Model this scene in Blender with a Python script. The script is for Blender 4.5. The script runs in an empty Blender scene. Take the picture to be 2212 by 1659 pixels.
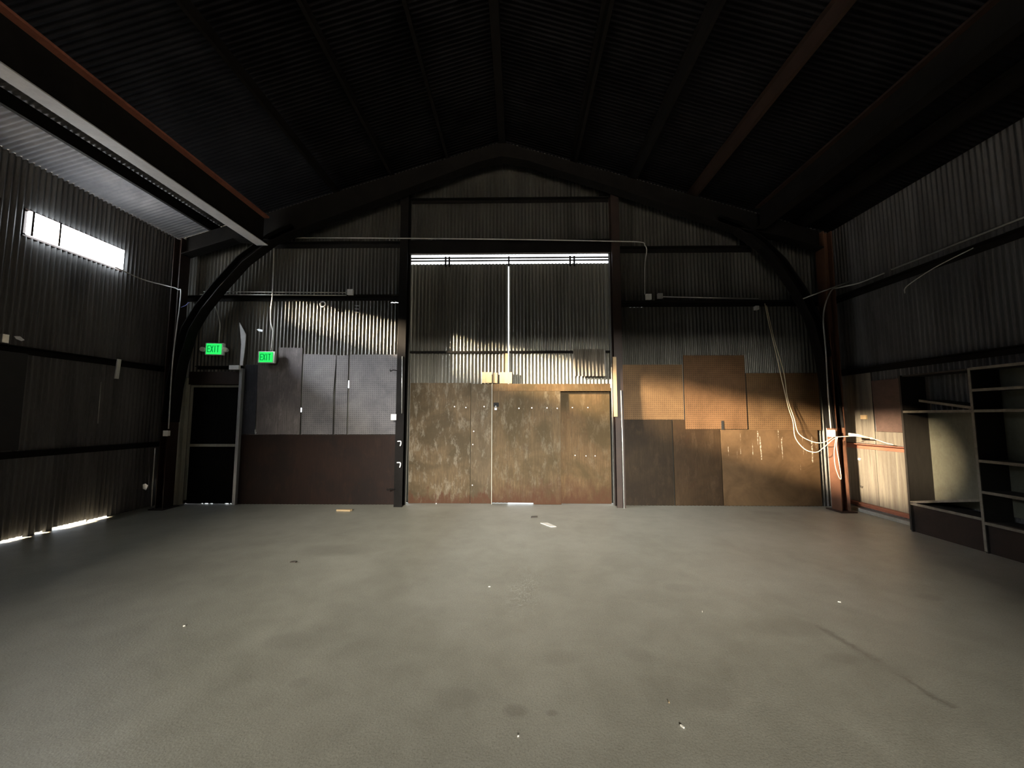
import bpy, bmesh, math, random
from mathutils import Vector, Matrix
random.seed(7)
C = bpy.context.scene.collection
PI = math.pi

# ------------------------------------------------------------------ dimensions (metres)
YB = 7.3            # inside of the gable wall
XL, XR = -6.6, 5.88 # long side walls
YR = -7.0           # rear wall, behind the viewer
RIDGE_X, RIDGE_Z, SLOPE = -0.3, 6.98, 0.31
def roof_z(x): return RIDGE_Z - SLOPE * abs(x - RIDGE_X)

# ------------------------------------------------------------------ materials
def new_mat(name):
    m = bpy.data.materials.new(name); m.use_nodes = True
    nt = m.node_tree; nt.nodes.clear()
    out = nt.nodes.new('ShaderNodeOutputMaterial')
    b = nt.nodes.new('ShaderNodeBsdfPrincipled')
    nt.links.new(b.outputs[0], out.inputs[0])
    return m, nt, b
def N(nt, t, **kw):
    n = nt.nodes.new(t)
    for k, v in kw.items(): setattr(n, k, v)
    return n
def coords(nt, scale=(1, 1, 1), world=True):
    if world:
        g = N(nt, 'ShaderNodeNewGeometry'); src = g.outputs['Position']
    else:
        g = N(nt, 'ShaderNodeTexCoord'); src = g.outputs['Object']
    mp = N(nt, 'ShaderNodeMapping'); mp.inputs['Scale'].default_value = scale
    nt.links.new(src, mp.inputs['Vector'])
    return mp.outputs[0]
def noise(nt, vec, scale, detail=6, rough=.6, dist=0):
    n = N(nt, 'ShaderNodeTexNoise')
    n.inputs['Scale'].default_value = scale; n.inputs['Detail'].default_value = detail
    n.inputs['Roughness'].default_value = rough; n.inputs['Distortion'].default_value = dist
    nt.links.new(vec, n.inputs['Vector']); return n.outputs['Fac']
def ramp(nt, fac, stops):
    r = N(nt, 'ShaderNodeValToRGB')
    e = r.color_ramp.elements
    while len(e) < len(stops): e.new(.5)
    for k, (p, c) in enumerate(stops):
        e[k].position = p; e[k].color = (*c, 1) if len(c) == 3 else c
    nt.links.new(fac, r.inputs[0]); return r.outputs[0]
def mix(nt, fac, a, b, mode='MIX'):
    m = N(nt, 'ShaderNodeMix', data_type='RGBA', blend_type=mode)
    if isinstance(fac, (int, float)): m.inputs[0].default_value = fac
    else: nt.links.new(fac, m.inputs[0])
    for s, i in ((a, 6), (b, 7)):
        if isinstance(s, tuple): m.inputs[i].default_value = (*s, 1)
        else: nt.links.new(s, m.inputs[i])
    return m.outputs[2]
def math_(nt, op, a, b=None, clamp=False):
    m = N(nt, 'ShaderNodeMath', operation=op, use_clamp=clamp)
    for i, s in enumerate((a, b)):
        if s is None: continue
        if isinstance(s, (int, float)): m.inputs[i].default_value = s
        else: nt.links.new(s, m.inputs[i])
    return m.outputs[0]
def bump(nt, b, h, strength=.3, dist=.01):
    n = N(nt, 'ShaderNodeBump'); n.inputs['Strength'].default_value = strength; n.inputs['Distance'].default_value = dist
    nt.links.new(h, n.inputs['Height']); nt.links.new(n.outputs[0], b.inputs['Normal'])
def setp(b, rough=.6, metal=0, spec=.5):
    b.inputs['Roughness'].default_value = rough; b.inputs['Metallic'].default_value = metal
    b.inputs['Specular IOR Level'].default_value = spec

def mottled(name, c1, c2, scale=3, rough=.7, metal=0, stretch=(1, 1, 1), bumpy=.0, spec=.4, fine=40):
    m, nt, b = new_mat(name)
    v = coords(nt, stretch)
    n1 = noise(nt, v, scale, 8, .65, .4); n2 = noise(nt, v, fine, 3, .6)
    f = math_(nt, 'ADD', math_(nt, 'MULTIPLY', n1, .75), math_(nt, 'MULTIPLY', n2, .25))
    nt.links.new(ramp(nt, f, [(.32, c1), (.68, c2)]), b.inputs['Base Color'])
    setp(b, rough, metal, spec)
    if bumpy: bump(nt, b, n2, bumpy, .004)
    return m

M = {}
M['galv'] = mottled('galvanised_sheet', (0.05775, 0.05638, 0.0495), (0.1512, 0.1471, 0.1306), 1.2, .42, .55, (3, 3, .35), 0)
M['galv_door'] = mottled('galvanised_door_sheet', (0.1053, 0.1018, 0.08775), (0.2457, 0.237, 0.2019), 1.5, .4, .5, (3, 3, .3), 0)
M['galv_side'] = mottled('galvanised_side_sheet', (0.04862, 0.04641, 0.04641), (0.1326, 0.1304, 0.1304), 1.3, .6, .15, (3, 3, .35), 0, .2)
M['galv_right'] = mottled('dusty_side_sheet', (0.06048, 0.05184, 0.04104), (0.1987, 0.1771, 0.1426), 1.7, .6, .1, (9, 9, .35), 0)
M['soot_plain'] = mottled('soot_blackened_roof_sheet', (.004, .0038, .0042), (.010, .0098, .0105), 1.5, .75, 0, (1, 1, 1), 0, .15)
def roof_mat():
    m, nt, b = new_mat('soot_blackened_roof_sheet_painted_window_light')
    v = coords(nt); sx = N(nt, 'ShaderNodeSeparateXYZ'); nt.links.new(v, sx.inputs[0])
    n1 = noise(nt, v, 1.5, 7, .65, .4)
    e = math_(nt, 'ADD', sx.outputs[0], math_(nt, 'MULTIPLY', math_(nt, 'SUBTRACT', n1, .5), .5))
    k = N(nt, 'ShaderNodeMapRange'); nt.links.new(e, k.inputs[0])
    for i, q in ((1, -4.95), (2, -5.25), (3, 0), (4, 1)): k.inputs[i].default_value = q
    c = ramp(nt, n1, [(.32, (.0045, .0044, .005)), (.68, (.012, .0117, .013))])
    c = mix(nt, k.outputs[0], c, ramp(nt, n1, [(.3, (.13, .13, .14)), (.7, (.24, .235, .24))]))  # paler band by the left eave: window light put into the colour
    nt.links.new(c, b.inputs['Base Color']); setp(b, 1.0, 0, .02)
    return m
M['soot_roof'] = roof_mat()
M['red_oxide'] = mottled('red_oxide_primer', (0.153, 0.051, 0.0306), (0.289, 0.1054, 0.0646), 3, .6, 0, (1, 1, 1), .1)
M['dark_steel'] = mottled('blackened_steel', (.005, .0045, .0042), (.012, .0108, .0102), 3, .8, .0, (1, 1, 1), 0, .08)
M['brown_steel'] = mottled('brown_painted_steel', (0.0132, 0.0063, 0.0042), (0.03, 0.0144, 0.009), 4, .55)
M['orange_steel'] = mottled('worn_red_column_paint', (0.0765, 0.03162, 0.01632), (0.1275, 0.05865, 0.03366), 4, .6)
M['pale_grey'] = mottled('pale_grey_flange', (.30, .30, .31), (.42, .42, .43), 4, .6)  # pale grey tone for the underside of the left roof beam
M['conduit'] = mottled('zinc_conduit', (.40, .40, .38), (.60, .60, .57), 8, .35, .5)
M['box_white'] = mottled('off_white_plastic', (.58, .57, .54), (.72, .71, .68), 12, .45)
M['cable'] = mottled('cream_cable_sheath', (.60, .52, .36), (.74, .66, .48), 20, .5)
M['dark_hole'] = mottled('black_gap', (.006, .006, .006), (.012, .012, .012), 4, .9)
M['jamb'] = mottled('pale_grey_green_jamb_paint', (.24, .24, .20), (.40, .39, .33), 6, .6, 0, (3, 3, .5))
M['jamb_metal'] = mottled('bare_aluminium_strip', (.42, .44, .46), (.62, .64, .67), 8, .35, .6, (3, 3, .5))
M['screen_black'] = mottled('black_door_panel', (.003, .003, .003), (.007, .007, .007), 8, .8, 0, (1, 1, 1), 0, .05)
M['shelf'] = mottled('grimy_dark_wood', (0.0108, 0.009, 0.0072), (0.0252, 0.021, 0.0168), 3, .7, 0, (6, 6, 1.2), .1)
M['shelf_edge'] = mottled('worn_pale_shelf_edge', (.10, .09, .072), (.20, .18, .145), 6, .7, 0, (2, 2, 2), .1)
M['shelf_back'] = mottled('dusty_green_grey_board', (0.075, 0.075, 0.0525), (0.1425, 0.1387, 0.1013), 3, .7, 0, (1, 1, .6))
M['kick'] = mottled('dark_red_kick_board', (0.012, 0.0066, 0.0042), (0.0252, 0.0138, 0.009), 3, .8)
M['curb'] = mottled('chalky_concrete_curb', (0.18, 0.162, 0.132), (0.312, 0.288, 0.24), 6, .85, 0, (1, 1, 1), .3)
M['pine'] = mottled('fresh_pine', (0.341, 0.2356, 0.124), (0.4464, 0.3286, 0.186), 5, .6, 0, (8, 8, .8))
M['scrap_white'] = mottled('whitish_plastic', (.62, .63, .65), (.78, .79, .8), 8, .4)
M['ground'] = mottled('pale_yard_gravel', (.5, .48, .44), (.68, .66, .62), 6, .9)
M['black_board'] = mottled('black_painted_board', (.006, .006, .007), (.014, .014, .016), 3, .7)
M['brown_board'] = mottled('dark_brown_sheet', (.05, .030, .024), (.10, .062, .05), 4, .6)
M['glass_lens'] = mottled('cream_lamp_lens', (.55, .52, .40), (.68, .66, .52), 10, .3)
M['iron'] = mottled('bright_worn_iron', (.35, .35, .36), (.55, .55, .57), 10, .35, .7)
M['chip'] = mottled('bleached_wood_chip', (.62, .58, .5), (.8, .77, .7), 10, .7)
M['twig'] = mottled('dark_twig', (.03, .025, .02), (.06, .05, .04), 10, .8)
M['blue_wire'] = mottled('blue_wire_sheath', (.10, .12, .35), (.16, .18, .45), 10, .5)

def plywood(name, base, dark, pale, stain, seed, rust=None):
    """weathered plywood: vertical grain, big pale scuffs, dark and rusty stains with their own outlines"""
    m, nt, b = new_mat(name)
    v0 = coords(nt, (1, 1, 1))
    off = N(nt, 'ShaderNodeMapping'); off.inputs['Location'].default_value = (seed * 3.7, 0, seed * 1.9)
    nt.links.new(v0, off.inputs['Vector']); v = off.outputs[0]
    st = N(nt, 'ShaderNodeMapping'); st.inputs['Scale'].default_value = (22, 22, 1.1)
    nt.links.new(v, st.inputs['Vector'])
    g = noise(nt, st.outputs[0], 2.2, 5, .6)
    big = noise(nt, v, 1.4, 6, .6, .5); med = noise(nt, v, 4.2, 8, .7, .6)
    c = ramp(nt, g, [(.3, tuple(x * .72 for x in base)), (.7, tuple(x * 1.18 for x in base))])
    c = mix(nt, ramp(nt, big, [(.43, (0, 0, 0)), (.60, (.9, .9, .9))]), c, dark)
    st2 = N(nt, 'ShaderNodeMapping'); st2.inputs['Scale'].default_value = (3.0, 3.0, 1.2); st2.inputs['Location'].default_value = (seed, 5, 1)
    nt.links.new(v, st2.inputs['Vector'])
    sc = noise(nt, st2.outputs[0], 2.6, 10, .76, .25)
    c = mix(nt, ramp(nt, sc, [(.52, (0, 0, 0)), (.70, (.85, .85, .85))]), c, pale)
    c = mix(nt, ramp(nt, med, [(.60, (0, 0, 0)), (.74, (.7, .7, .7))]), c, stain)
    fib = noise(nt, st.outputs[0], 6.5, 4, .7)
    c = mix(nt, ramp(nt, fib, [(.50, (0, 0, 0)), (.72, (.75, .75, .75))]), c, tuple(x * .35 for x in base))
    if rust:   # rusty damp stain with a ragged upper edge, creeping up from the foot of the board
        sx = N(nt, 'ShaderNodeSeparateXYZ'); nt.links.new(v0, sx.inputs[0])
        e = math_(nt, 'ADD', sx.outputs[2], math_(nt, 'MULTIPLY', math_(nt, 'SUBTRACT', noise(nt, st2.outputs[0], 3.5, 7, .7), .5), 1.1))
        c = mix(nt, ramp(nt, e, [(.05, (.9, .9, .9)), (rust, (0, 0, 0))]), c, (.050, .019, .008))
    nt.links.new(c, b.inputs['Base Color']); setp(b, .6, 0, .15)
    bump(nt, b, g, .15, .004)
    return m
M['ply_a'] = plywood('scuffed_plywood', (0.08446, 0.05713, 0.02882), (0.03726, 0.02583, 0.01093), (0.1987, 0.1739, 0.1341), (0.04223, 0.01987, 0.008942), 1, .22)
M['ply_b'] = plywood('streaked_plywood', (0.08797, 0.0621, 0.03519), (0.04916, 0.03519, 0.01759), (0.1863, 0.1656, 0.1294), (0.0414, 0.01966, 0.009315), 2.3, .2)
M['ply_c'] = plywood('olive_stained_plywood', (0.08694, 0.05713, 0.02732), (0.04471, 0.0308, 0.01193), (0.149, 0.1267, 0.08942), (0.04471, 0.01987, 0.008446), 3.1, .5)
M['ply_d'] = plywood('golden_plywood', (0.09936, 0.05962, 0.02583), (0.05216, 0.03478, 0.01291), (0.1193, 0.08694, 0.04968), (0.05962, 0.02583, 0.009936), 4.6, .45)
M['ply_dark'] = plywood('dark_maroon_hardboard', (0.0126, 0.00504, 0.00294), (0.0063, 0.00294, 0.0021), (0.021, 0.00945, 0.0056), (0.0238, 0.0091, 0.0035), 5.2)
M['ply_slate'] = plywood('slate_grey_hardboard', (0.102, 0.08925, 0.08611), (0.06375, 0.0561, 0.05738), (0.1594, 0.1435, 0.1339), (0.08288, 0.06375, 0.05738), 6.1)
M['ply_navy'] = plywood('blue_black_board', (.026, .027, .034), (.018, .018, .024), (.05, .05, .06), (.02, .02, .02), 7.7)
M['ply_brown'] = plywood('brown_hardboard', (0.0405, 0.02363, 0.01069), (0.02475, 0.01406, 0.00675), (0.05625, 0.03488, 0.018), (0.03094, 0.01462, 0.007312), 8.2)
M['ply_brown2'] = plywood('olive_brown_hardboard', (0.02438, 0.0156, 0.0078), (0.0156, 0.00975, 0.005363), (0.03656, 0.0234, 0.01219), (0.0195, 0.01024, 0.005363), 9.4)

def pegboard(name, base, dark, seed, pitch=.036):
    m, nt, b = new_mat(name)
    v = coords(nt)
    sx = N(nt, 'ShaderNodeSeparateXYZ'); nt.links.new(v, sx.inputs[0])
    def cell(s):
        fr = math_(nt, 'FRACT', math_(nt, 'MULTIPLY', s, 1 / pitch))
        return math_(nt, 'POWER', math_(nt, 'SUBTRACT', fr, .5), 2)
    d = math_(nt, 'ADD', cell(sx.outputs[0]), cell(sx.outputs[2]))
    hole = math_(nt, 'LESS_THAN', d, .07)
    n1 = noise(nt, v, 1.7 + seed * .1, 7, .65, .4); n2 = noise(nt, v, 30, 3, .6)
    f = math_(nt, 'ADD', math_(nt, 'MULTIPLY', n1, .8), math_(nt, 'MULTIPLY', n2, .2))
    c = ramp(nt, f, [(.33, dark), (.66, base)])
    c = mix(nt, math_(nt, 'MULTIPLY', hole, .5), c, (.012, .011, .01))
    nt.links.new(c, b.inputs['Base Color']); setp(b, .6, 0, .15)
    return m
M['peg_grey'] = pegboard('grey_pegboard', (0.156, 0.147, 0.147), (0.078, 0.075, 0.08104), 1)
M['peg_brown'] = pegboard('brown_pegboard', (0.153, 0.0918, 0.0432), (0.09, 0.0513, 0.0243), 2)
M['peg_umber'] = pegboard('umber_pegboard', (.14, .076, .036), (.078, .042, .019), 5)

def drip_board(name):
    """brown board with white runs dripping down from its upper part"""
    m, nt, b = new_mat(name)
    v = coords(nt)
    sx = N(nt, 'ShaderNodeSeparateXYZ'); nt.links.new(v, sx.inputs[0])
    st = N(nt, 'ShaderNodeMapping'); st.inputs['Scale'].default_value = (22, 1, 1.0); nt.links.new(v, st.inputs['Vector'])
    runs = noise(nt, st.outputs[0], 1.0, 3, .6, 0)
    brk = noise(nt, v, 26, 3, .7)
    zz = math_(nt, 'ADD', sx.outputs[2], math_(nt, 'MULTIPLY', math_(nt, 'SUBTRACT', noise(nt, st.outputs[0], .35, 2, .5), .5), 1.1))
    top = math_(nt, 'GREATER_THAN', zz, .80); lowtop = math_(nt, 'LESS_THAN', zz, 1.18)
    k = math_(nt, 'MULTIPLY', math_(nt, 'MULTIPLY', top, lowtop), ramp(nt, runs, [(.61, (0, 0, 0)), (.66, (1, 1, 1))]))
    k = math_(nt, 'MULTIPLY', k, ramp(nt, brk, [(.42, (0, 0, 0)), (.55, (1, 1, 1))]))
    n1 = noise(nt, v, 2.3, 8, .65, .5)
    c = ramp(nt, n1, [(.33, (.060, .036, .017)), (.68, (.105, .064, .032))])
    c = mix(nt, math_(nt, 'MULTIPLY', k, .75), c, (.55, .50, .42))
    nt.links.new(c, b.inputs['Base Color']); setp(b, .6, 0, .15)
    return m
M['drip'] = drip_board('brown_board_with_white_runs')

def floor_mat():
    m, nt, b = new_mat('stained_concrete')
    v = coords(nt)
    n1 = noise(nt, v, .55, 8, .6, .3); n2 = noise(nt, v, 3.2, 8, .65, .3); n3 = noise(nt, v, 70, 3, .6)
    f = math_(nt, 'ADD', math_(nt, 'ADD', math_(nt, 'MULTIPLY', n1, .45), math_(nt, 'MULTIPLY', n2, .35)), math_(nt, 'MULTIPLY', n3, .2))
    c = ramp(nt, f, [(.34, (.225, .215, .175)), (.52, (.31, .30, .25)), (.66, (.37, .36, .305))])
    # oil stains and a crack where they lie on the slab
    sx = N(nt, 'ShaderNodeSeparateXYZ'); nt.links.new(v, sx.inputs[0])
    wob = noise(nt, v, 6, 4, .6)
    tot = None
    for (x, y), rx, ry, a in [((-2.22, 4.851), .42, .22, .5), ((-1.657, 2.929), .16, .12, .5), ((-0.022, 2.289), .07, .05, .75), ((0.178, 2.275), .035, .025, .75),
                              ((-0.359, 2.379), .12, .09, .4), ((-1.328, 2.493), .06, .05, .4), ((0.808, 2.805), .10, .08, .4), ((0.291, 2.771), .12, .09, .35),
                              ((2.044, 3.176), .28, .12, .4), ((2.15, 2.791), .12, .06, .5), ((1.086, 2.414), .16, .12, .4), ((0.907, 2.43), .2, .15, .3),
                              ((4.165, 6.785), .25, .15, .6), ((-2.448, 4.44), .05, .02, .9), ((3.661, 3.704), .10, .08, .5), ((-3.787, 4.158), .5, .4, .3), ((1.56, 3.86), .2, .1, .35)]:
        dx = math_(nt, 'MULTIPLY', math_(nt, 'SUBTRACT', sx.outputs[0], x), 1 / rx)
        dy = math_(nt, 'MULTIPLY', math_(nt, 'SUBTRACT', sx.outputs[1], y), 1 / ry)
        d2 = math_(nt, 'ADD', math_(nt, 'MULTIPLY', dx, dx), math_(nt, 'MULTIPLY', dy, dy))
        d2 = math_(nt, 'ADD', d2, math_(nt, 'MULTIPLY', wob, 1.1))
        k = math_(nt, 'MULTIPLY', math_(nt, 'MULTIPLY', math_(nt, 'SUBTRACT', 1.9, d2, True), .8), a * .55)
        tot = k if tot is None else math_(nt, 'MAXIMUM', tot, k)
    (x0, y0), (x1, y1) = (2.299, 3.214), (2.393, 2.346)
    L = math.hypot(x1 - x0, y1 - y0); ux, uy = (x1 - x0) / L, (y1 - y0) / L
    px = math_(nt, 'SUBTRACT', sx.outputs[0], x0); py = math_(nt, 'SUBTRACT', sx.outputs[1], y0)
    al = math_(nt, 'ADD', math_(nt, 'MULTIPLY', px, ux), math_(nt, 'MULTIPLY', py, uy))
    ac = math_(nt, 'ABSOLUTE', math_(nt, 'ADD', math_(nt, 'SUBTRACT', math_(nt, 'MULTIPLY', px, uy), math_(nt, 'MULTIPLY', py, ux)), math_(nt, 'MULTIPLY', math_(nt, 'SUBTRACT', wob, .5), .16)))
    on = math_(nt, 'MULTIPLY', math_(nt, 'GREATER_THAN', al, 0), math_(nt, 'LESS_THAN', al, L))
    cr = math_(nt, 'MULTIPLY', math_(nt, 'MULTIPLY', on, math_(nt, 'SUBTRACT', .6, math_(nt, 'MULTIPLY', ac, 17), True)), ramp(nt, n2, [(.40, (.15, .15, .15)), (.55, (1, 1, 1))]))
    tot = math_(nt, 'MAXIMUM', tot, cr)
    sp = noise(nt, v, 120, 4, .75)
    c = mix(nt, 1.0, c, ramp(nt, sp, [(.34, (.62, .62, .60)), (.5, (1, 1, 1)), (.66, (1.0, 1.0, 1.0))]), 'MULTIPLY')
    c = mix(nt, tot, c, (.10, .088, .07))
    nt.links.new(c, b.inputs['Base Color']); setp(b, .42, 0, .55)
    bump(nt, b, n3, .25, .006)
    return m
M['floor'] = floor_mat()

def emis(name, col, s, mixcol=None):
    m = bpy.data.materials.new(name); m.use_nodes = True
    nt = m.node_tree; nt.nodes.clear()
    out = N(nt, 'ShaderNodeOutputMaterial'); e = N(nt, 'ShaderNodeEmission')
    e.inputs[0].default_value = (*col, 1); e.inputs[1].default_value = s
    nt.links.new(e.outputs[0], out.inputs[0]); return m
def sky_pane(name, col, s, clear=.6):
    """daylit translucent pane: lets sun through and glows with the sky behind it"""
    m = bpy.data.materials.new(name); m.use_nodes = True
    nt = m.node_tree; nt.nodes.clear()
    out = N(nt, 'ShaderNodeOutputMaterial'); e = N(nt, 'ShaderNodeEmission'); t = N(nt, 'ShaderNodeBsdfTransparent'); a = N(nt, 'ShaderNodeAddShader')
    e.inputs[0].default_value = (*col, 1); e.inputs[1].default_value = s
    t.inputs[0].default_value = (clear, clear, clear, 1)
    nt.links.new(e.outputs[0], a.inputs[0]); nt.links.new(t.outputs[0], a.inputs[1]); nt.links.new(a.outputs[0], out.inputs[0]); return m
M['pane'] = sky_pane('daylit_window_pane', (.86, .94, 1.0), 13.0, .9)
M['pane_dim'] = sky_pane('dim_window_pane', (.93, .97, 1.0), 1.2, .8)  # weaker glow for the unseen windows, lowered to brighten the hall less
M['exit_green'] = emis('lit_green_exit_face', (.03, 1.0, .16), .95)
M['exit_letter'] = emis('dim_green_exit_letters', (.0, .30, .05), .8)
M['exit_body'] = mottled('white_sign_housing', (.60, .68, .62), (.72, .80, .74), 12, .4)

# ------------------------------------------------------------------ mesh helpers
class MB:
    def __init__(s): s.v = []; s.f = []
    def quad(s, *p):
        b = len(s.v); s.v += [tuple(q) for q in p]; s.f.append(tuple(range(b, b + len(p)))); return s
    def box(s, x0, x1, y0, y1, z0, z1):
        x0, x1 = min(x0, x1), max(x0, x1); y0, y1 = min(y0, y1), max(y0, y1); z0, z1 = min(z0, z1), max(z0, z1)
        b = len(s.v)
        s.v += [(x0, y0, z0), (x1, y0, z0), (x1, y1, z0), (x0, y1, z0), (x0, y0, z1), (x1, y0, z1), (x1, y1, z1), (x0, y1, z1)]
        s.f += [tuple(b + i for i in q) for q in ((0, 3, 2, 1), (4, 5, 6, 7), (0, 1, 5, 4), (1, 2, 6, 5), (2, 3, 7, 6), (3, 0, 4, 7))]
        return s
    def prism(s, poly, axis, a0, a1):
        """extrude a 2-D polygon along an axis: 'y' takes (x,z) points, 'x' takes (y,z), 'z' takes (x,y)"""
        def P(p, a):
            return {'y': (p[0], a, p[1]), 'x': (a, p[0], p[1]), 'z': (p[0], p[1], a)}[axis]
        n = len(poly); b = len(s.v)
        s.v += [P(p, a0) for p in poly] + [P(p, a1) for p in poly]
        s.f.append(tuple(b + i for i in range(n))); s.f.append(tuple(b + n + i for i in reversed(range(n))))
        for i in range(n):
            j = (i + 1) % n
            s.f.append((b + j, b + i, b + n + i, b + n + j))
        return s
    def tube(s, pts, r, n=10, cap=True):
        pts = [Vector(p) for p in pts]; b = len(s.v); up = None
        for i, p in enumerate(pts):
            t = (pts[min(i + 1, len(pts) - 1)] - pts[max(i - 1, 0)]).normalized()
            if up is None:
                up = Vector((0, 0, 1)) if abs(t.z) < .9 else Vector((1, 0, 0))
            u = (up - t * up.dot(t)).normalized(); w = t.cross(u); up = u
            rr = r[i] if isinstance(r, (list, tuple)) else r
            for k in range(n):
                a = 2 * PI * k / n; s.v.append(tuple(p + u * math.cos(a) * rr + w * math.sin(a) * rr))
        for i in range(len(pts) - 1):
            for k in range(n):
                k2 = (k + 1) % n
                s.f.append((b + i * n + k, b + i * n + k2, b + (i + 1) * n + k2, b + (i + 1) * n + k))
        if cap:
            s.f.append(tuple(b + k for k in reversed(range(n)))); e = b + (len(pts) - 1) * n
            s.f.append(tuple(e + k for k in range(n)))
        return s
    def bounds(s):
        return [(min(q[i] for q in s.v), max(q[i] for q in s.v)) for i in range(3)]
    def build(s, name, mat, parent=None, bevel=0, smooth=False, origin=None):
        if origin is None:
            if parent is not None: origin = (0, 0, 0)
            else:
                bb = s.bounds(); origin = ((bb[0][0] + bb[0][1]) / 2, (bb[1][0] + bb[1][1]) / 2, bb[2][0])
        base = Vector((0, 0, 0))
        if parent is not None:
            o_ = parent
            while o_ is not None: base += o_.location; o_ = o_.parent
        org = Vector(origin) if parent is None else base
        me = bpy.data.meshes.new(name)
        me.from_pydata([tuple(Vector(q) - org) for q in s.v], [], s.f); me.update()
        bm = bmesh.new(); bm.from_mesh(me); bmesh.ops.recalc_face_normals(bm, faces=bm.faces); bm.to_mesh(me); bm.free()
        o = bpy.data.objects.new(name, me); C.objects.link(o)
        if parent is None: o.location = org
        else: o.parent = parent
        me.materials.append(mat)
        if smooth:
            for p in me.polygons: p.use_smooth = True
        if bevel:
            md = o.modifiers.new('edge', 'BEVEL'); md.width = bevel; md.segments = 2; md.limit_method = 'ANGLE'
        return o
def tag(o, label, cat, group=None):
    o['label'] = label; o['category'] = cat
    if group: o['group'] = group
    return o
def struct(o): o['kind'] = 'structure'; return o
def thing(name, label, cat, loc, group=None):
    o = bpy.data.objects.new(name, None); C.objects.link(o); o.location = loc; o.empty_display_size = .1
    if label: tag(o, label, cat, group)
    return o
def arc(p0, p1, p2, n=8):
    """quadratic bend from p0 to p2 around corner p1"""
    p0, p1, p2 = Vector(p0), Vector(p1), Vector(p2)
    return [tuple((1 - t) ** 2 * p0 + 2 * t * (1 - t) * p1 + t * t * p2) for t in [i / n for i in range(n + 1)]]
def spline(pts, n=10):
    pts = [Vector(p) for p in pts]; out = []
    for i in range(len(pts) - 1):
        a, b_, c, d = pts[max(i - 1, 0)], pts[i], pts[i + 1], pts[min(i + 2, len(pts) - 1)]
        for k in range(n):
            t = k / n
            out.append(tuple(.5 * ((2 * b_) + (c - a) * t + (2 * a - 5 * b_ + 4 * c - d) * t * t + (3 * b_ - a - 3 * c + d) * t ** 3)))
    out.append(tuple(pts[-1])); return out

PITCH, AMP = .068, .0125
def corrugated(u0, u1, zb, zt, holes=(), per=8, pitch=PITCH, amp=AMP, to3=None):
    """single corrugated sheet: ribs run along v, wave across u; holes are (u0,u1,v0,v1) openings; zb/zt numbers or functions of u"""
    m = MB(); step = pitch / per
    us = [u0 + i * step for i in range(int((u1 - u0) / step))] + [u1]
    for h in holes: us += [h[0], h[1]]
    us = sorted(set(round(u, 5) for u in us if u0 - 1e-6 <= u <= u1 + 1e-6))
    fb = zb if callable(zb) else (lambda u: zb); ft = zt if callable(zt) else (lambda u: zt)
    for a, b_ in zip(us, us[1:]):
        if b_ - a < 1e-5: continue
        c = (a + b_) / 2
        cuts = sorted([(h[2], h[3]) for h in holes if h[0] < c < h[1]])
        segs = []; lo = fb(c)
        for z0, z1 in cuts:
            if z0 > lo: segs.append((lo, z0))
            lo = max(lo, z1)
        segs.append((lo, None))
        for z0, z1 in segs:
            wa, wb = amp * math.sin(2 * PI * a / pitch), amp * math.sin(2 * PI * b_ / pitch)
            za0 = z0 if z0 != fb(c) else fb(a); zb0 = z0 if z0 != fb(c) else fb(b_)
            za1 = ft(a) if z1 is None else z1; zb1 = ft(b_) if z1 is None else z1
            m.quad(to3(a, wa, za0), to3(b_, wb, zb0), to3(b_, wb, zb1), to3(a, wa, za1))
    return m
def weld(o, d=1e-4):
    bm = bmesh.new(); bm.from_mesh(o.data); bmesh.ops.remove_doubles(bm, verts=bm.verts, dist=d)
    bmesh.ops.recalc_face_normals(bm, faces=bm.faces); bm.to_mesh(o.data); bm.free()
    return o

# ================================================================== THE SETTING
struct(MB().box(XL - .2, XR + .2, YR - .2, YB + .35, -.15, 0).build('floor', M['floor']))
struct(MB().box(-40, 40, -45, 40, -.35, -.16).build('ground', M['ground']))

# big doorway and small doorway in the gable wall
DX0, DX1 = -2.049, 1.715
DZ1 = 4.694
PX0, PX1, PZ1 = -6.176, -5.199, 2.2
w = corrugated(XL - .03, XR + .03, -.02, lambda x: roof_z(x) + .005, [(DX0, DX1, -.1, DZ1), (PX0, PX1, -.1, PZ1)] + [   # chinks of daylight between sheets and boards
    (-6.362, -6.301, 0.296, 0.439), (-4.891, -4.821, 1.291, 1.359),
    (-4.09, -4.029, 1.686, 1.764), (-3.192, -3.166, 2.136, 2.275),
    (2.112, 2.372, 3.658, 3.672), (-2.43, -2.288, 3.759, 3.769)], to3=lambda u, w_, z: (u, YB + w_, z))
struct(weld(w.build('wall_back', M['galv'])))
# side walls: a row of long low windows under the eaves of the left wall
WZ0, WZ1 = 4.02, 4.36
WINS = [(4.96, 6.24), (3.45, 4.68), (1.85, 3.22), (.3, 1.72)]
w = corrugated(YR - .03, YB + .03, -.02, roof_z(XL) + .008, [(a, b, WZ0, WZ1) for a, b in WINS] + [(5.02, 5.28, -.1, .02), (5.42, 5.50, -.1, .02), (5.62, 6.05, -.1, .032), (6.06, 6.34, -.1, .018)], to3=lambda u, w_, z: (XL + w_, u, z))
struct(weld(w.build('wall_left', M['galv_side'])))
w = corrugated(YR - .03, YB + .03, -.02, roof_z(XR) + .008, to3=lambda u, w_, z: (XR + w_, u, z))
struct(weld(w.build('wall_right', M['galv_side'])))
# rear wall behind the viewer: its high opening is made up to shape the rear lamp's light
w = corrugated(XL - .03, XR + .03, -.02, lambda x: roof_z(x) + .005, [(-2.7, 2.2, 2.6, 5.2)], per=4, to3=lambda u, w_, z: (u, YR + w_, z))
struct(weld(w.build('wall_rear', M['galv_side'])))
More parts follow.
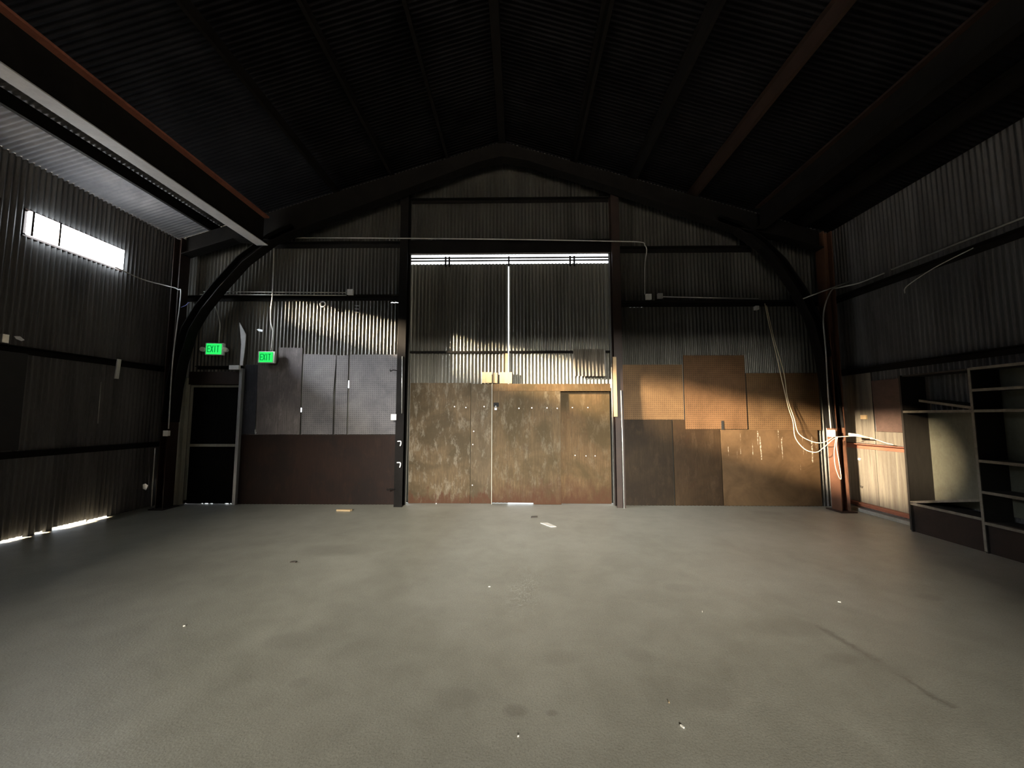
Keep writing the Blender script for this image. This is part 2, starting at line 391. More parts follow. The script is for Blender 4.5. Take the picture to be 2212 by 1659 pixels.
# roof sheets on both slopes
m = MB()
step = PITCH / 5; n = int((YB + .25 - (YR - .25)) / step)
for i in range(n + 1):
    y = YR - .25 + i * step; dz = AMP * math.sin(2 * PI * y / PITCH)
    m.v += [(XL - .25, y, roof_z(XL - .25) + dz), (RIDGE_X, y, RIDGE_Z + dz), (XR + .25, y, roof_z(XR + .25) + dz)]
    if i: b = 3 * i; m.f += [(b - 3, b - 2, b + 1, b), (b - 2, b - 1, b + 2, b + 1)]
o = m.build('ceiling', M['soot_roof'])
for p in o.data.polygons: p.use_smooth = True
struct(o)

# ------------------------------------------------------------------ window_1 in the left wall, and its unseen neighbours further back
def strip_window(i, y0, y1, glass, mullions):
    root = thing('window_%d' % i, None, None, (XL, (y0 + y1) / 2, WZ0)); root['kind'] = 'structure'
    MB().box(XL + .012, XL + (.055 if i == 1 else .018), y0 + .01, y1 - .01, WZ0 + .01, WZ1 - .01).build('pane', M[glass], root)   # visible pane thickened inwards so its glowing sides imitate glare around the window
    t = .018
    fr = MB()
    for z in (WZ0, WZ1): fr.box(XL - .03, XL + .012, y0 - t, y1 + t, z - t, z + t)
    for y in (y0, y1): fr.box(XL - .03, XL + .012, y - t, y + t, WZ0, WZ1)
    fr.build('window_frame', M['brown_steel'], root)
    for y in mullions: MB().box(XL + .05, XL + .064, y - .012, y + .012, WZ0, WZ1).build('mullion', M['brown_steel'], root)
    return root
strip_window(1, *WINS[0], 'pane', [(5.0, 4.213)[0], (5.313, 4.235)[0]])
for k in (1, 2, 3): strip_window(k + 1, *WINS[k], 'pane_dim', [(WINS[k][0] + WINS[k][1]) / 2])

# ------------------------------------------------------------------ curved-knee portal frame against the gable wall
FY0, FY1 = 6.84, 7.05
LC0, LC1, RC0, RC1 = -6.28, -6.14, 5.42, 5.57   # column flanges
rib_l = [(-6.13, 1.5), (-6.10, 2.1), (-6.03, 2.6), (-5.9, 3.15), (-5.7, 3.52), (-5.42, 3.9), (-5.0, 4.40), (-4.5, 4.80), (-4.1, 4.98)]
rafter = [(-4.5, 4.80), (-3.54, 5.18), (-1.13, 6.10), (-.75, 6.25), (-.3, 6.36), (.15, 6.28), (1.74, 5.74), (3.93, 4.96)]
rib_r = [(3.6, 5.08), (3.93, 4.96), (4.35, 4.62), (4.64, 4.29), (4.95, 3.77), (5.16, 3.26), (5.28, 2.67), (5.36, 2.0), (5.41, 1.4)]
root = thing('portal_frame', 'dark steel frame with curved knees spanning the hall in front of the gable wall', 'steel frame', (RIDGE_X, 6.95, 0))
def flange(poly, y0, y1, t, sgn):
    m = MB(); off = []
    for i, p in enumerate(poly):
        a = Vector(poly[max(i - 1, 0)]); b = Vector(poly[min(i + 1, len(poly) - 1)]); d = (b - a).normalized()
        off.append((p[0] + sgn * d.y * t, p[1] - sgn * d.x * t))
    for i in range(len(poly) - 1): m.prism([poly[i], poly[i + 1], off[i + 1], off[i]], 'y', y0, y1)
    return m
def offset(poly, d_):
    out = []
    for i, p in enumerate(poly):
        a = Vector(poly[max(i - 1, 0)]); b = Vector(poly[min(i + 1, len(poly) - 1)]); d = (b - a).normalized()
        out.append((p[0] - d.y * d_, p[1] + d.x * d_))
    return out
ROOF_GAP = .27
# rafter: deep web under the roof, flange along its lower edge
m = MB(); lowr = [(LC1, roof_z(LC1) - .62)] + [(-5.2, roof_z(-5.2) - .62)] + rafter + [(4.7, roof_z(4.7) - .62), (RC0, roof_z(RC0) - .62)]
lowr = [(x, min(z, roof_z(x) - ROOF_GAP - .2)) for x, z in lowr]
for p, q in zip(lowr, lowr[1:]): m.prism([p, q, (q[0], roof_z(q[0]) - ROOF_GAP), (p[0], roof_z(p[0]) - ROOF_GAP)], 'y', 6.939, 6.951)
m.build('rafter_web', M['dark_steel'], root)
flange(lowr, FY0, FY1, .016, -1).build('rafter_flange', M['dark_steel'], root)
for nm, poly, mt in (('knee_rib', rib_l, 'dark_steel'), ('knee_rib', rib_r, 'dark_steel')):  # knees darker than the right column: their shade is put into the colour
    op = offset(poly, .15); m = MB()
    for i in range(len(poly) - 1): m.prism([poly[i], poly[i + 1], op[i + 1], op[i]], 'y', 6.939, 6.951)
    for src, sg in ((poly, -1), (op, 1)):
        f_ = flange(src, FY0, FY1, .014, sg); b_ = len(m.v); m.v += f_.v; m.f += [tuple(b_ + i for i in q) for q in f_.f]
    m.build(nm, M[mt], root)
for x0, x1, mt in ((LC0, LC1, 'brown_steel'), (RC0, RC1, 'orange_steel')):
    zt_ = roof_z(x0 if x0 < 0 else x1) - ROOF_GAP
    m = MB().box(x0, x0 + .014, FY0, FY1, 0, zt_).box(x1 - .014, x1, FY0, FY1, 0, zt_).box(x0 + .014, x1 - .014, 6.939, 6.951, 0, zt_)
    m.build('column', M[mt], root)
MB().box(-6.34, -6.08, 6.78, 7.11, 0, .02).build('base_plate', M['brown_steel'], root)
MB().box(5.36, 5.63, 6.78, 7.11, 0, .02).build('base_plate', M['brown_steel'], root)

# ------------------------------------------------------------------ I-beams and purlins running the length of the roof
def i_beam(name, x, z0, z1, w_, label, group=None, low='brown_steel', top='red_oxide'):
    r = thing(name, label, 'roof beam', (x, 0, z0), group)
    MB().box(x - .006, x + .006, YR + .1, 6.8, z0 + .014, z1 - .014).build('web', M['dark_steel'], r)
    MB().box(x - w_ / 2, x + w_ / 2, YR + .1, 6.8, z1 - .03, z1).build('top_flange', M[top], r)
    MB().box(x - w_ / 2, x + w_ / 2, YR + .1, 6.8, z0, z0 + .014).build('bottom_flange', M[low], r)
    return r
i_beam('roof_beam', -4.62, 4.68, 5.22, .20, 'deep red oxide roof beam with pale grey underside above the left wall window', None, 'pale_grey')
i_beam('roof_beam', 4.3, 4.92, 5.32, .16, 'dim rusty roof beam high above the right wall', None, 'dark_steel', 'brown_steel')
def purlin(x, label, mat='dark_steel', group='roof purlins'):
    z1 = roof_z(x) - .04; z0 = z1 - .20
    m = MB().prism([(x - .05, z1), (x + .006, z1), (x + .006, z0 + .006), (x + .05, z0 + .006), (x + .05, z0), (x, z0), (x, z1 - .006), (x - .05, z1 - .006)], 'y', YR + .05, YB - .03)
    return tag(m.build('purlin', M[mat]), label, 'purlin', group)
purlin(-5.75, 'blackened roof purlin nearest above the bright left window')
purlin(-3.45, 'blackened roof purlin next inside the red left roof beam')
purlin(-2.4, 'blackened roof purlin midway between the red left beam and the ridge')
purlin(-1.35, 'blackened roof purlin on the left slope closest to the ridge')
purlin(1.05, 'blackened roof purlin on the right slope closest to the ridge')
purlin(2.15, 'blackened roof purlin second from the ridge on the right slope')
purlin(3.25, 'brown-lit roof purlin on the right slope just inside the right beam', 'brown_steel')
purlin(5.2, 'blackened roof purlin lowest on the right slope by the eave')
o = MB().box(RIDGE_X - .06, RIDGE_X + .06, YR + .05, YB - .03, RIDGE_Z - .30, RIDGE_Z - .05).build('ridge_beam', M['dark_steel'])
tag(o, 'blackened ridge beam running back at the peak of the roof', 'roof beam')

# ------------------------------------------------------------------ girts: horizontal rails carrying the wall sheets
def girt(x0, x1, z, label, h=.09, d=.11, mat='dark_steel'):
    """angle section on the gable wall"""
    y1 = YB - .014
    m = MB().prism([(y1, z + h / 2), (y1 - d, z + h / 2), (y1 - d, z + h / 2 - .012), (y1 - .012, z + h / 2 - .012), (y1 - .012, z - h / 2), (y1, z - h / 2)], 'x', x0, x1)
    return tag(m.build('girt', M[mat]), label, 'wall rail', 'gable wall rails')
PLX = (DX0 - .17, DX0 - .02); PRX = (DX1 + .02, DX1 + .17)
girt(-6.4, PLX[0] - .005, 3.842, 'dark rail across the gable wall above the two exit signs')
girt(PRX[1] + .005, 5.6, 3.696, 'dark rail across the gable wall under the right conduit boxes')
girt(-5.0, PLX[0] - .005, 4.879, 'dark upper rail on the gable wall left of the big door head')
girt(PRX[1] + .005, 4.4, 4.742, 'dark upper rail on the gable wall right of the big door head')
girt(DX0 - .01, DX1 + .01, 5.745, 'dark top rail on the gable wall high above the big door', .07, .09)
girt(-6.05, PX1 + .02, 2.516, 'short dark rail just above the small left door', .06, .08)
def side_girt(y0, y1, z, label, side, h=.09, d=.12, mat='dark_steel'):
    x0 = XL + .0126 if side < 0 else XR - .0126; s = 1 if side < 0 else -1
    m = MB().prism([(x0, z + h / 2), (x0 + s * d, z + h / 2), (x0 + s * d, z + h / 2 - .012), (x0 + s * .012, z + h / 2 - .012), (x0 + s * .012, z - h / 2), (x0, z - h / 2)], 'y', y0, y1)
    return tag(m.build('girt', M[mat]), label, 'wall rail', 'side wall rails')
side_girt(YR + .1, 7.25, 2.47, 'dark upper rail along the left wall at the height of the pale stick', -1)
side_girt(YR + .1, 7.25, 1.10, 'dark lower rail along the left wall at waist height', -1)
side_girt(YR + .1, 7.25, 3.72, 'dark top rail along the right wall under the long conduit', 1)
side_girt(YR + .1, 7.25, 2.38, 'dark rail along the right wall just above the shelving', 1)
side_girt(5.9, 7.25, 1.10, 'reddish rail on the right wall between corner post and shelving', 1, .085, .10, 'red_oxide')
side_girt(5.76, 7.25, .11, 'rusty bottom rail along the right wall above the concrete curb', 1, .07, .09, 'red_oxide')
tag(MB().box(XR - .13, XR - .02, 5.76, 7.25, 0, .062).build('curb', M['curb'], bevel=.008), 'chalky low concrete curb at the foot of the right wall', 'curb')

# ------------------------------------------------------------------ big double door, posts, lintel and overhead track
PY0, PY1 = 7.10, YB - .014
def post(x0, x1, z1, label, mat):
    m = MB().box(x0, x1, PY0, PY0 + .012, 0, z1).box(x0, x1, PY1 - .012, PY1, 0, z1).box((x0 + x1) / 2 - .006, (x0 + x1) / 2 + .006, PY0 + .012, PY1 - .012, 0, z1)
    return tag(m.build('door_post', M[mat]), label, 'door post')
post(*PLX, roof_z(PLX[0]) - .5, 'dark steel post on the left side of the big double door', 'dark_steel')
post(*PRX, roof_z(PRX[1]) - .5, 'brown steel post on the right side of the big double door', 'brown_steel')
tag(MB().box(DX0 - .02, DX1 + .02, YB - .10, YB - .012, DZ1 - .01, DZ1 + .25).build('lintel', M['dark_steel'], bevel=.004), 'dark plain lintel board above the bright gap of the big door', 'lintel')
tag(MB().box(PRX[0] - .03, PRX[0] + .03, PY0 - .035, PY0 - .003, 1.6, 2.675).build('sunlit_post_edge', M['pine']), 'short pale strip standing for the sunlit edge of the right door post', 'board')  # added pale strip: sun on the post edge put into colour

YD = YB + .16      # door leaves slide outside the sheeting
DT = 4.575
def bolts(parent, pts, y):
    for (x, z) in pts:
        MB().tube([(x, y, z), (x, y - .006, z)], .011, 8).build('bolt', M['iron'], parent)
def leaf(name, x0, x1, holes=()):
    r = thing(name, None, None, ((x0 + x1) / 2, YD, 0)); r['kind'] = 'structure'
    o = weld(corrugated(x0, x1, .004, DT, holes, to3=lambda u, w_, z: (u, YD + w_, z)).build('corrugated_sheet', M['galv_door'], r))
    return r
GX = -0.19
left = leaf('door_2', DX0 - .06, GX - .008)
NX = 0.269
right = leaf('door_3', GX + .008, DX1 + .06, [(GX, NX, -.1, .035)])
zc = 2.83
MB().box(DX0 - .05, GX - .015, YD - .045, YD - .012, zc - .02, zc + .02).build('cross_rail', M['dark_steel'], left)
MB().box(GX + .015, DX1 + .05, YD - .045, YD - .012, zc - .02, zc + .02).build('cross_rail', M['dark_steel'], right)
MB().box(GX - .06, GX - .012, YD - .05, YD - .012, 2.201, zc - .03).build('meeting_stile', M['pine'], left)
ZT = 2.216
def ply(parent, name, x0, x1, z0, z1, y0, mat, t=.014):
    return MB().box(x0, x1, y0 - t, y0, z0, z1).build(name, M[mat], parent, bevel=.003)
yp = YD - .05
A1 = -0.896; A2 = -0.495; A3 = 0.781
ply(left, 'plywood_panel', DX0 + .005, A1 - .003, .004, ZT + .02, yp, 'ply_a')
ply(left, 'plywood_panel', A1 + .003, A2 - .006, .004, ZT, yp, 'ply_b')
zk = 2.073
yq = yp - .07
MB().prism([(A2 + .004, .04), (NX, .035), (NX + .01, .006), (A3, .006), (A3, zk + .002), (A2 + .004, zk + .002)], 'y', yq - .014, yq).build('plywood_panel', M['ply_c'], right, bevel=.003)
ply(right, 'plywood_panel', A3 + .002, DX1 - .005, .006, 2.065, yp + .01, 'ply_d')
ply(right, 'top_batten', A2 + .004, DX1 - .005, zk, ZT - .005, yq, 'ply_d', .02)
MB().box(A2 - .004, A2 + .007, yq - .03, yp - .0, .006, ZT).build('edge_strip', M['jamb'], right)
bolts(left, [(-1.203, 1.788), (-0.988, 1.771), (-0.838, 1.327), (-0.853, 1.082), (-0.855, 0.336), (-0.644, 1.788), (-1.52, 0.003), (-0.717, -0.01)], yp - .014)
bolts(right, [(0.009, 1.754), (0.249, 1.762), (0.531, 1.762), (0.719, 1.753)], yq - .014)
bolts(right, [(1.01, 1.77), (1.3, 1.77), (1.049, 0.883), (1.251, 0.874), (1.42, 0.875), (0.937, -0.013), (1.238, -0.011)], yp - .004)
# pine cleats across the meeting edge
ply(left, 'cleat', -0.69, -0.5, ZT + .015, 2.436, yp - .01, 'pine', .035)
ply(left, 'cleat', -0.483, -0.396, ZT + .015, 2.427, yp - .0, 'pine', .02)
ply(right, 'cleat', -0.353, -0.12, ZT + .005, 2.435, yp - .01, 'pine', .035)
# loose corrugated patch riveted over the right leaf
o = weld(corrugated(1.038, 1.649, 0, 2.877 - 2.355, to3=lambda u, w_, z: (u, YD - .06 - .05 * (1 - z / .5) + w_, 2.355 + z)).build('patch_sheet', M['galv_right'], right))
# hasp and padlock
hx, hz = -0.42, 1.805
hasp = MB().box(hx - .045, hx + .055, yq - .032, yq - .015, hz - .02, hz + .055).build('hasp', M['dark_hole'], right, bevel=.004)
r = thing('padlock', 'small shiny padlock hanging from the black hasp on the plywood door', 'padlock', (hx, yq - .05, hz - .08))
MB().box(hx - .022, hx + .022, yq - .058, yq - .036, hz - .085, hz - .04).build('lock_body', M['iron'], r, bevel=.005)
MB().tube(arc((hx - .014, yq - .047, hz - .04), (hx, yq - .047, hz + .03), (hx + .014, yq - .047, hz - .04), 10), .005, 8).build('shackle', M['iron'], r, smooth=True)
# overhead track and its hangers, standing in the bright gap
r = thing('door_track', 'thin twin-rail sliding door track silhouetted in the bright gap above the big door', 'door track', (GX, YD, DT))
zt = 4.662
for dz in (0.0, .055): MB().box(DX0 - .08, DX1 + .08, YD - .012, YD + .012, zt - .017 + dz - .02, zt + .009 + dz - .02).build('rail', M['dark_steel'], r)
for x in (-1.418, -1.346, -0.184, 1.007, 1.087):
    MB().box(x - .016, x + .016, YD - .03, YD - .012, DT - .06, DZ1 + .02).build('hanger', M['dark_steel'], r)
# pole standing beside the right post
tag(MB().tube([(1.839, 7.05, 0), (1.841, 7.06, 1.1), (1.842, 7.086, 2.069)], .011, 8).build('steel_rod', M['conduit'], smooth=True), 'thin shiny upright rod standing beside the right door post', 'rod')

# ------------------------------------------------------------------ small personnel door at the left
r = thing('door_1', None, None, ((PX0 + PX1) / 2, YB, 0)); r['kind'] = 'structure'
y0 = YB + .01
xa, xb = PX0 - .03, PX1 + .03
pts = [(xb, PZ1 + .05), (xa, PZ1 + .05), (xa, .003)]
for n0, n1, nh in ((.03, .05, .018), (.33, .37, .012), (.39, .47, .012), (.50, .56, .010), (.78, .86, .012), (.88, .91, .014)):
    a, b_ = PX0 + n0 * (PX1 - PX0), PX0 + n1 * (PX1 - PX0); pts += [(a, .003), (a, nh), (b_, nh), (b_, .003)]
pts += [(xb, .003)]
MB().prism(pts, 'y', y0, y0 + .03).build('door_panel', M['screen_black'], r)
for z in (1.068,): MB().box(PX0 + .03, PX1 - .03, y0 - .022, y0, z - .025, z + .025).build('mid_rail', M['jamb'], r, bevel=.004)
MB().box(PX0 + .01, PX1 - .01, y0 - .022, y0, PZ1 - .05, PZ1 - .01).build('top_rail', M['jamb'], r, bevel=.004)
MB().box(PX0 + .01, PX1 - .01, y0 - .022, y0, .02, .055).build('bottom_rail', M['screen_black'], r, bevel=.004)
MB().box(PX1 - .05, PX1 - .01, y0 - .022, y0, .07, PZ1 - .05).build('stile', M['jamb'], r, bevel=.004)
MB().box(PX0 + .01, PX0 + .05, y0 - .022, y0, .07, PZ1 - .05).build('stile', M['jamb'], r, bevel=.004)
o = MB().box(PX0 - .17, PX0, YB - .10, YB - .012, 0, PZ1 + .12).build('trim_1', M['jamb'], bevel=.006); struct(o)
o = MB().box(PX1 - .005, PX1 + .05, YB - .09, YB - .012, 0, 2.498).build('trim_2', M['jamb_metal'], bevel=.004); struct(o)
o = MB().box(PX0, PX1 - .006, YB - .06, YB - .012, PZ1, PZ1 + .24).build('trim_3', M['brown_steel'], bevel=.004); struct(o)
tag(MB().box(-5.37, -5.184, YB - .14, YB - .089, 2.471, 2.551).build('bracket', M['scrap_white'], bevel=.004), 'small white bracket at the upper right corner of the small door', 'bracket')
m = MB().prism([(-5.287, 3.378), (-5.209, 3.252), (-5.149, 3.145), (-5.154, 2.913), (-5.178, 2.559), (-5.231, 2.559), (-5.228, 2.958)], 'y', YB - .05, YB - .035)
tag(m.build('torn_strip', M['scrap_white']), 'torn whitish plastic strip on the corrugated wall between the exit signs', 'plastic strip')

# ------------------------------------------------------------------ boards fixed to the gable wall
yb = YB - .014
def board(poly, mat, label, name='wall_board', cat='board', t=.010, dy=0.0, group='boards lining the gable wall'):
    m = MB().prism(poly, 'y', yb - dy - t, yb - dy)
    return tag(m.build(name, M[mat], bevel=.002), label, cat, group)
def rect(x0, x1, z0, z1): return [(x0, z0), (x1, z0), (x1, z1), (x0, z1)]
LB = 1.266
board(rect(PX1 + .055, -4.897, LB + .01, 2.576), 'ply_navy', 'narrow blue-black board beside the small door')
board([(-4.871, LB + .005), (-4.055, LB + .005), (-4.071, 2.892), (-4.522, 2.902), (-4.511, 2.637), (-4.909, 2.611)], 'ply_slate', 'grey board with a stepped top edge beneath the right exit sign')
board([(-4.029, LB + .008), (-3.439, LB + .008), (-3.457, 2.032), (-3.423, 2.758), (-4.049, 2.777)], 'peg_grey', 'grey pegboard right of the stepped board')
board([(-3.413, LB + .008), (-3.18, LB + .008), (-3.194, 2.748), (-3.414, 2.749)], 'peg_grey', 'narrow grey pegboard strip between the two wider grey pegboards')
board([(-3.154, LB + .008), (-2.212, LB + .008), (-2.176, 2.763), (-3.168, 2.766)], 'peg_grey', 'widest grey pegboard touching the left door post')
board(rect(PX1 + .055, PLX[0] - .005, .008, LB), 'ply_dark', 'long dark maroon board along the floor left of the big door', dy=.004)
RB = 1.541
board(rect(PRX[1] + .01, 3.032, RB + .005, 2.56), 'peg_brown', 'brown pegboard with the bright light streak right of the big door', dy=.0)
board(rect(3.049, 4.166, 1.372, 2.731), 'peg_umber', 'tall dark brown pegboard standing highest right of the big door', dy=.012)
board(rect(4.187, 5.498, 1.356, 2.4), 'peg_brown', 'brown pegboard above the board with white drips')
board(rect(PRX[1] + .01, 2.803, .008, RB), 'ply_brown2', 'lower olive brown board directly right of the big door post')
board(rect(2.82, 3.672, .008, RB), 'ply_brown', 'lower brown board between olive board and the dripping one', dy=.002)
board(rect(3.68, 5.42, .008, 1.364), 'drip', 'wide lower brown board with white drip marks', dy=.006)
board(rect(3.694, 3.736, 1.364, 1.524), 'dark_hole', 'small black block at the top corner of the dripping board', 'block', 'block', .03, 0, None)

# ------------------------------------------------------------------ exit signs on their conduit stems
def exit_sign(x0, x1, z0, z1, yaw, label, heads, stem):
    cx, cz = (x0 + x1) / 2, (z0 + z1) / 2; w2, h2 = (x1 - x0) / 2, (z1 - z0) / 2
    y1 = 7.20; d = .065
    r = thing('exit_sign', label, 'exit sign', (cx, y1, z0))
    # local coordinates around the root, so that the whole sign can be turned
    def put(mb, name, mat, bevel=0, smooth=False, parent=r):
        me_o = mb.build(name, M[mat], None, bevel, smooth, origin=(0, 0, 0)); me_o.location = (0, 0, 0); me_o.parent = parent; return me_o
    put(MB().box(-w2, w2, -d, 0, 0, 2 * h2), 'housing', 'exit_body', .012)
    f = put(MB().box(-w2 + .026, w2 - .034, -d - .006, -d + .004, .014, 2 * h2 - .014), 'lit_face', 'exit_green', .003)
    lm = MB(); lh = h2 * 1.1; zb_ = h2 - lh / 2; lw = .04; t = .012; ya, yc = -d - .010, -d - .005; xs = -w2 + .052; gap = (2 * w2 - .125 - lw) / 3
    def bar(p, q):
        p, q = Vector(p), Vector(q); dd = (q - p).normalized(); nn = Vector((-dd.y, dd.x)) * t / 2
        lm.prism([tuple(p + nn), tuple(q + nn), tuple(q - nn), tuple(p - nn)], 'y', ya, yc)
    x = xs
    bar((x, zb_), (x, zb_ + lh))
    for zz in (zb_ + t / 2, zb_ + lh / 2, zb_ + lh - t / 2): bar((x, zz), (x + lw, zz))
    x = xs + gap
    bar((x, zb_), (x + lw, zb_ + lh)); bar((x + lw, zb_), (x, zb_ + lh))
    x = xs + 2 * gap + lw / 2; bar((x, zb_), (x, zb_ + lh))
    x = xs + 3 * gap; bar((x, zb_ + lh - t / 2), (x + lw, zb_ + lh - t / 2)); bar((x + lw / 2, zb_), (x + lw / 2, zb_ + lh))
    o = put(lm, 'letters', 'exit_letter'); o['label'] = 'dark green letters reading EXIT'
    if heads:
        for s in (-1, 1):
            hd = put(MB().tube([(s * (w2 + .03), -.0, h2 * .9), (s * (w2 + .03), -.05, h2 * .9), (s * (w2 + .03), -.085, h2 * .9)], [.03, .045, .045], 14), 'lamp_head', 'exit_body', 0, True)
            put(MB().tube([(s * (w2 + .03), -.0855, h2 * .9), (s * (w2 + .03), -.09, h2 * .9)], .038, 14), 'lens', 'glass_lens', parent=hd)
            put(MB().tube([(s * (w2 - .01), -.02, h2 * .9), (s * (w2 + .02), -.02, h2 * .9)], .012, 8), 'arm', 'exit_body')
    r.rotation_euler.z = yaw
    return r
exit_sign(-5.818, -5.502, 2.739, 2.967, .18, 'green exit sign with two lamp heads hanging above the small left door', True, None)
exit_sign(-4.819, -4.514, 2.588, 2.806, .06, 'green exit sign without lamp heads, hanging lower over the grey boards', False, None)

# ------------------------------------------------------------------ conduits, boxes and cables
def conduit(pts, label, r_=.012, name='conduit', cat='conduit', mat='conduit', n=8, group='electrical conduits'):
    return tag(MB().tube(pts, r_, n).build(name, M[mat], smooth=True), label, cat, group)
def bpt(p, y): return (p[0], y, p[1])
yc = 7.165
conduit(spline([bpt((-5.703, 3.884), 7.15), bpt((-5.711, 3.724), 7.15), bpt((-5.637, 3.528), 7.15), bpt((-5.581, 3.325), 7.15), bpt((-5.578, 3.15), 7.15), bpt((-5.592, 2.979), 7.17)]), 'bent conduit stem carrying the exit sign with lamp heads', .010)
conduit(spline([bpt((-4.656, 4.931), 7.15), bpt((-4.629, 4.568), 7.15), bpt((-4.608, 3.937), 7.14), bpt((-4.625, 3.583), 7.14), bpt((-4.614, 3.363), 7.14), bpt((-4.57, 3.188), 7.14), bpt((-4.587, 2.93), 7.16), bpt((-4.605, 2.819), 7.17)]), 'long thin conduit dropping from the roof beam end to the lower exit sign', .010)
conduit([bpt((-5.937, 3.951), 7.16), bpt((-3.226, 3.918), 7.16)], 'upper of the two parallel conduits above the left exit sign', .009)
conduit([bpt((-6.0, 3.896), 7.155), bpt((-3.222, 3.864), 7.155)], 'lower of the two parallel conduits above the left exit sign', .009)
def ebox(x, y, z, w_, h_, d_, label, mat='box_white', facing='y'):
    r = thing('junction_box', label, 'electrical box', (x, y, z - h_ / 2), 'electrical boxes')
    if facing == 'y':
        MB().box(x - w_ / 2, x + w_ / 2, y - d_, y, z - h_ / 2, z + h_ / 2).build('box_body', M[mat], r, bevel=.005)
        MB().box(x - w_ / 2 - .004, x + w_ / 2 + .004, y - d_ - .006, y - d_, z - h_ / 2 - .004, z + h_ / 2 + .004).build('cover_plate', M[mat], r, bevel=.002)
    else:
        MB().box(x, x + d_ * facing, y - w_ / 2, y + w_ / 2, z - h_ / 2, z + h_ / 2).build('box_body', M[mat], r, bevel=.005)
        MB().box(x + d_ * facing, x + (d_ + .006) * facing, y - w_ / 2 - .004, y + w_ / 2 + .004, z - h_ / 2 - .004, z + h_ / 2 + .004).build('cover_plate', M[mat], r, bevel=.002)
    return r
ebox(-3.143, 7.185, 3.921, .10, .10, .05, 'white box at the right end of the twin conduits')
yk = 7.085
conduit(spline([bpt((-4.529, 4.954), yk), bpt((-3.124, 4.943), yk), bpt((-0.168, 4.893), yk), bpt((1.722, 4.844), yk), bpt((2.268, 4.822), yk), bpt((2.343, 4.759), yk), bpt((2.379, 4.668), 7.1), bpt((2.357, 4.392), 7.16), bpt((2.348, 3.86), 7.18)], 8), 'long conduit running over the big door and bending down on the right', .010)
ebox(2.407, 7.20, 3.807, .10, .10, .05, 'white box at the foot of the conduit right of the big door')
ebox(2.62, 7.20, 3.824, .09, .09, .05, 'grey round-cornered box next right of the white conduit box', 'conduit')
conduit([bpt((2.678, 3.813), 7.175), bpt((4.425, 3.769), 7.175)], 'horizontal conduit running right from the grey box', .010)
tag(MB().box(4.397, 4.457, YB - .09, YB - .008, 3.577, 3.648).build('clip_block', M['box_white'], bevel=.003), 'tiny pale clip under the right rail where the cream cable starts', 'clip')
# corner conduit on the right column
xk = 5.40
conduit(spline([(XR - .10, 6.15, 3.86), (XR - .10, 6.6, 3.86), (5.62, 6.80, 3.85), (5.46, 6.81, 3.78), bpt((5.316, 3.368), 6.82), bpt((5.314, 2.716), 6.82), bpt((5.306, 1.995), 6.82), bpt((5.313, 1.396), 6.82)], 8), 'bright conduit running down the right corner column', .011)
ebox(5.3, 6.835, 1.318, .10, .11, .05, 'white box on the right corner column beside the cable bundle')
conduit([(4.954, 6.78, 3.646), (5.72, 6.72, 3.93)], 'short loose rod crossing the top of the right column', .010, 'rod', 'rod', 'conduit', 8, None)
conduit([(XR - .0255, .5, 3.90), (XR - .0255, 4.0, 3.90), (XR - .0255, 6.1, 3.90)], 'long conduit along the right wall above its top rail', .013)
conduit(spline([(XR - .14, 4.9, 3.72), (XR - .16, 5.35, 3.64), (XR - .15, 5.75, 3.52), (XR - .05, 5.9, 3.46)]), 'loose wire drooping from the top rail of the right wall', .007, 'wire', 'wire', 'conduit', 6, None)
# left corner conduit
conduit(spline([(XL + .06, 6.1, 4.02), (XL + .06, 6.55, 3.98), (-6.35, 6.80, 3.95), (-6.12, 6.81, 3.88), (-6.06, 6.81, 3.74), bpt((-6.12, 2.58), 6.81), bpt((-6.108, 1.39), 6.81)], 8), 'conduit bending down the left corner column from the window', .010)
ebox(-6.126, 6.83, 1.311, .08, .09, .05, 'pale box at the lower end of the left corner conduit')
# left post switch and conduit
conduit([bpt((-2.121, 2.696), 7.09), bpt((-2.106, 1.658), 7.09)], 'thin conduit running down the left door post to a switch', .008)
ebox(-2.209 - .045, 7.155, 1.591, .09, .10, .06, 'white switch box sticking out beside the left door post')
for u, v, lab in ((866, 957, 'upper white hook on the left door post under the switch box'), (866, 1003, 'lower white hook on the left door post')):
    x, z = -2.11, 0
    z = {957: 1.128, 1003: 0.751}[v]
    m = MB().tube(spline([(x - .06, 7.085, z + .03), (x, 7.07, z + .03), (x + .012, 7.05, z - .01), (x, 7.05, z - .05)]), .011, 8)
    tag(m.build('hook', M['scrap_white'], smooth=True), lab, 'hook', 'hooks on the left door post')
for u, z, lab in ((857, 0.311, 'dark iron hook low on the left door post near the floor'), (862, 2.433, 'dark iron hook on the left door post over the grey pegboard')):
    x = PLX[0] - .01
    tag(MB().tube(spline([(x + .03, 7.09, z), (x - .05, 7.07, z + .01), (x - .09, 7.06, z - .01), (x - .10, 7.06, z + .02)]), .009, 8).build('hook', M['dark_steel'], smooth=True), lab, 'hook', 'hooks on the left door post')
# white ring hung on the rail
cx, cz = -3.663, 3.699
m = MB(); ring = [(cx + .05 * math.cos(a), 7.166, cz + .05 * math.sin(a)) for a in [2 * PI * i / 24 for i in range(25)]]
tag(m.tube(ring, .012, 8, False).build('ring', M['scrap_white'], smooth=True), 'white plastic ring hanging from the rail over the lit corrugated wall', 'ring')
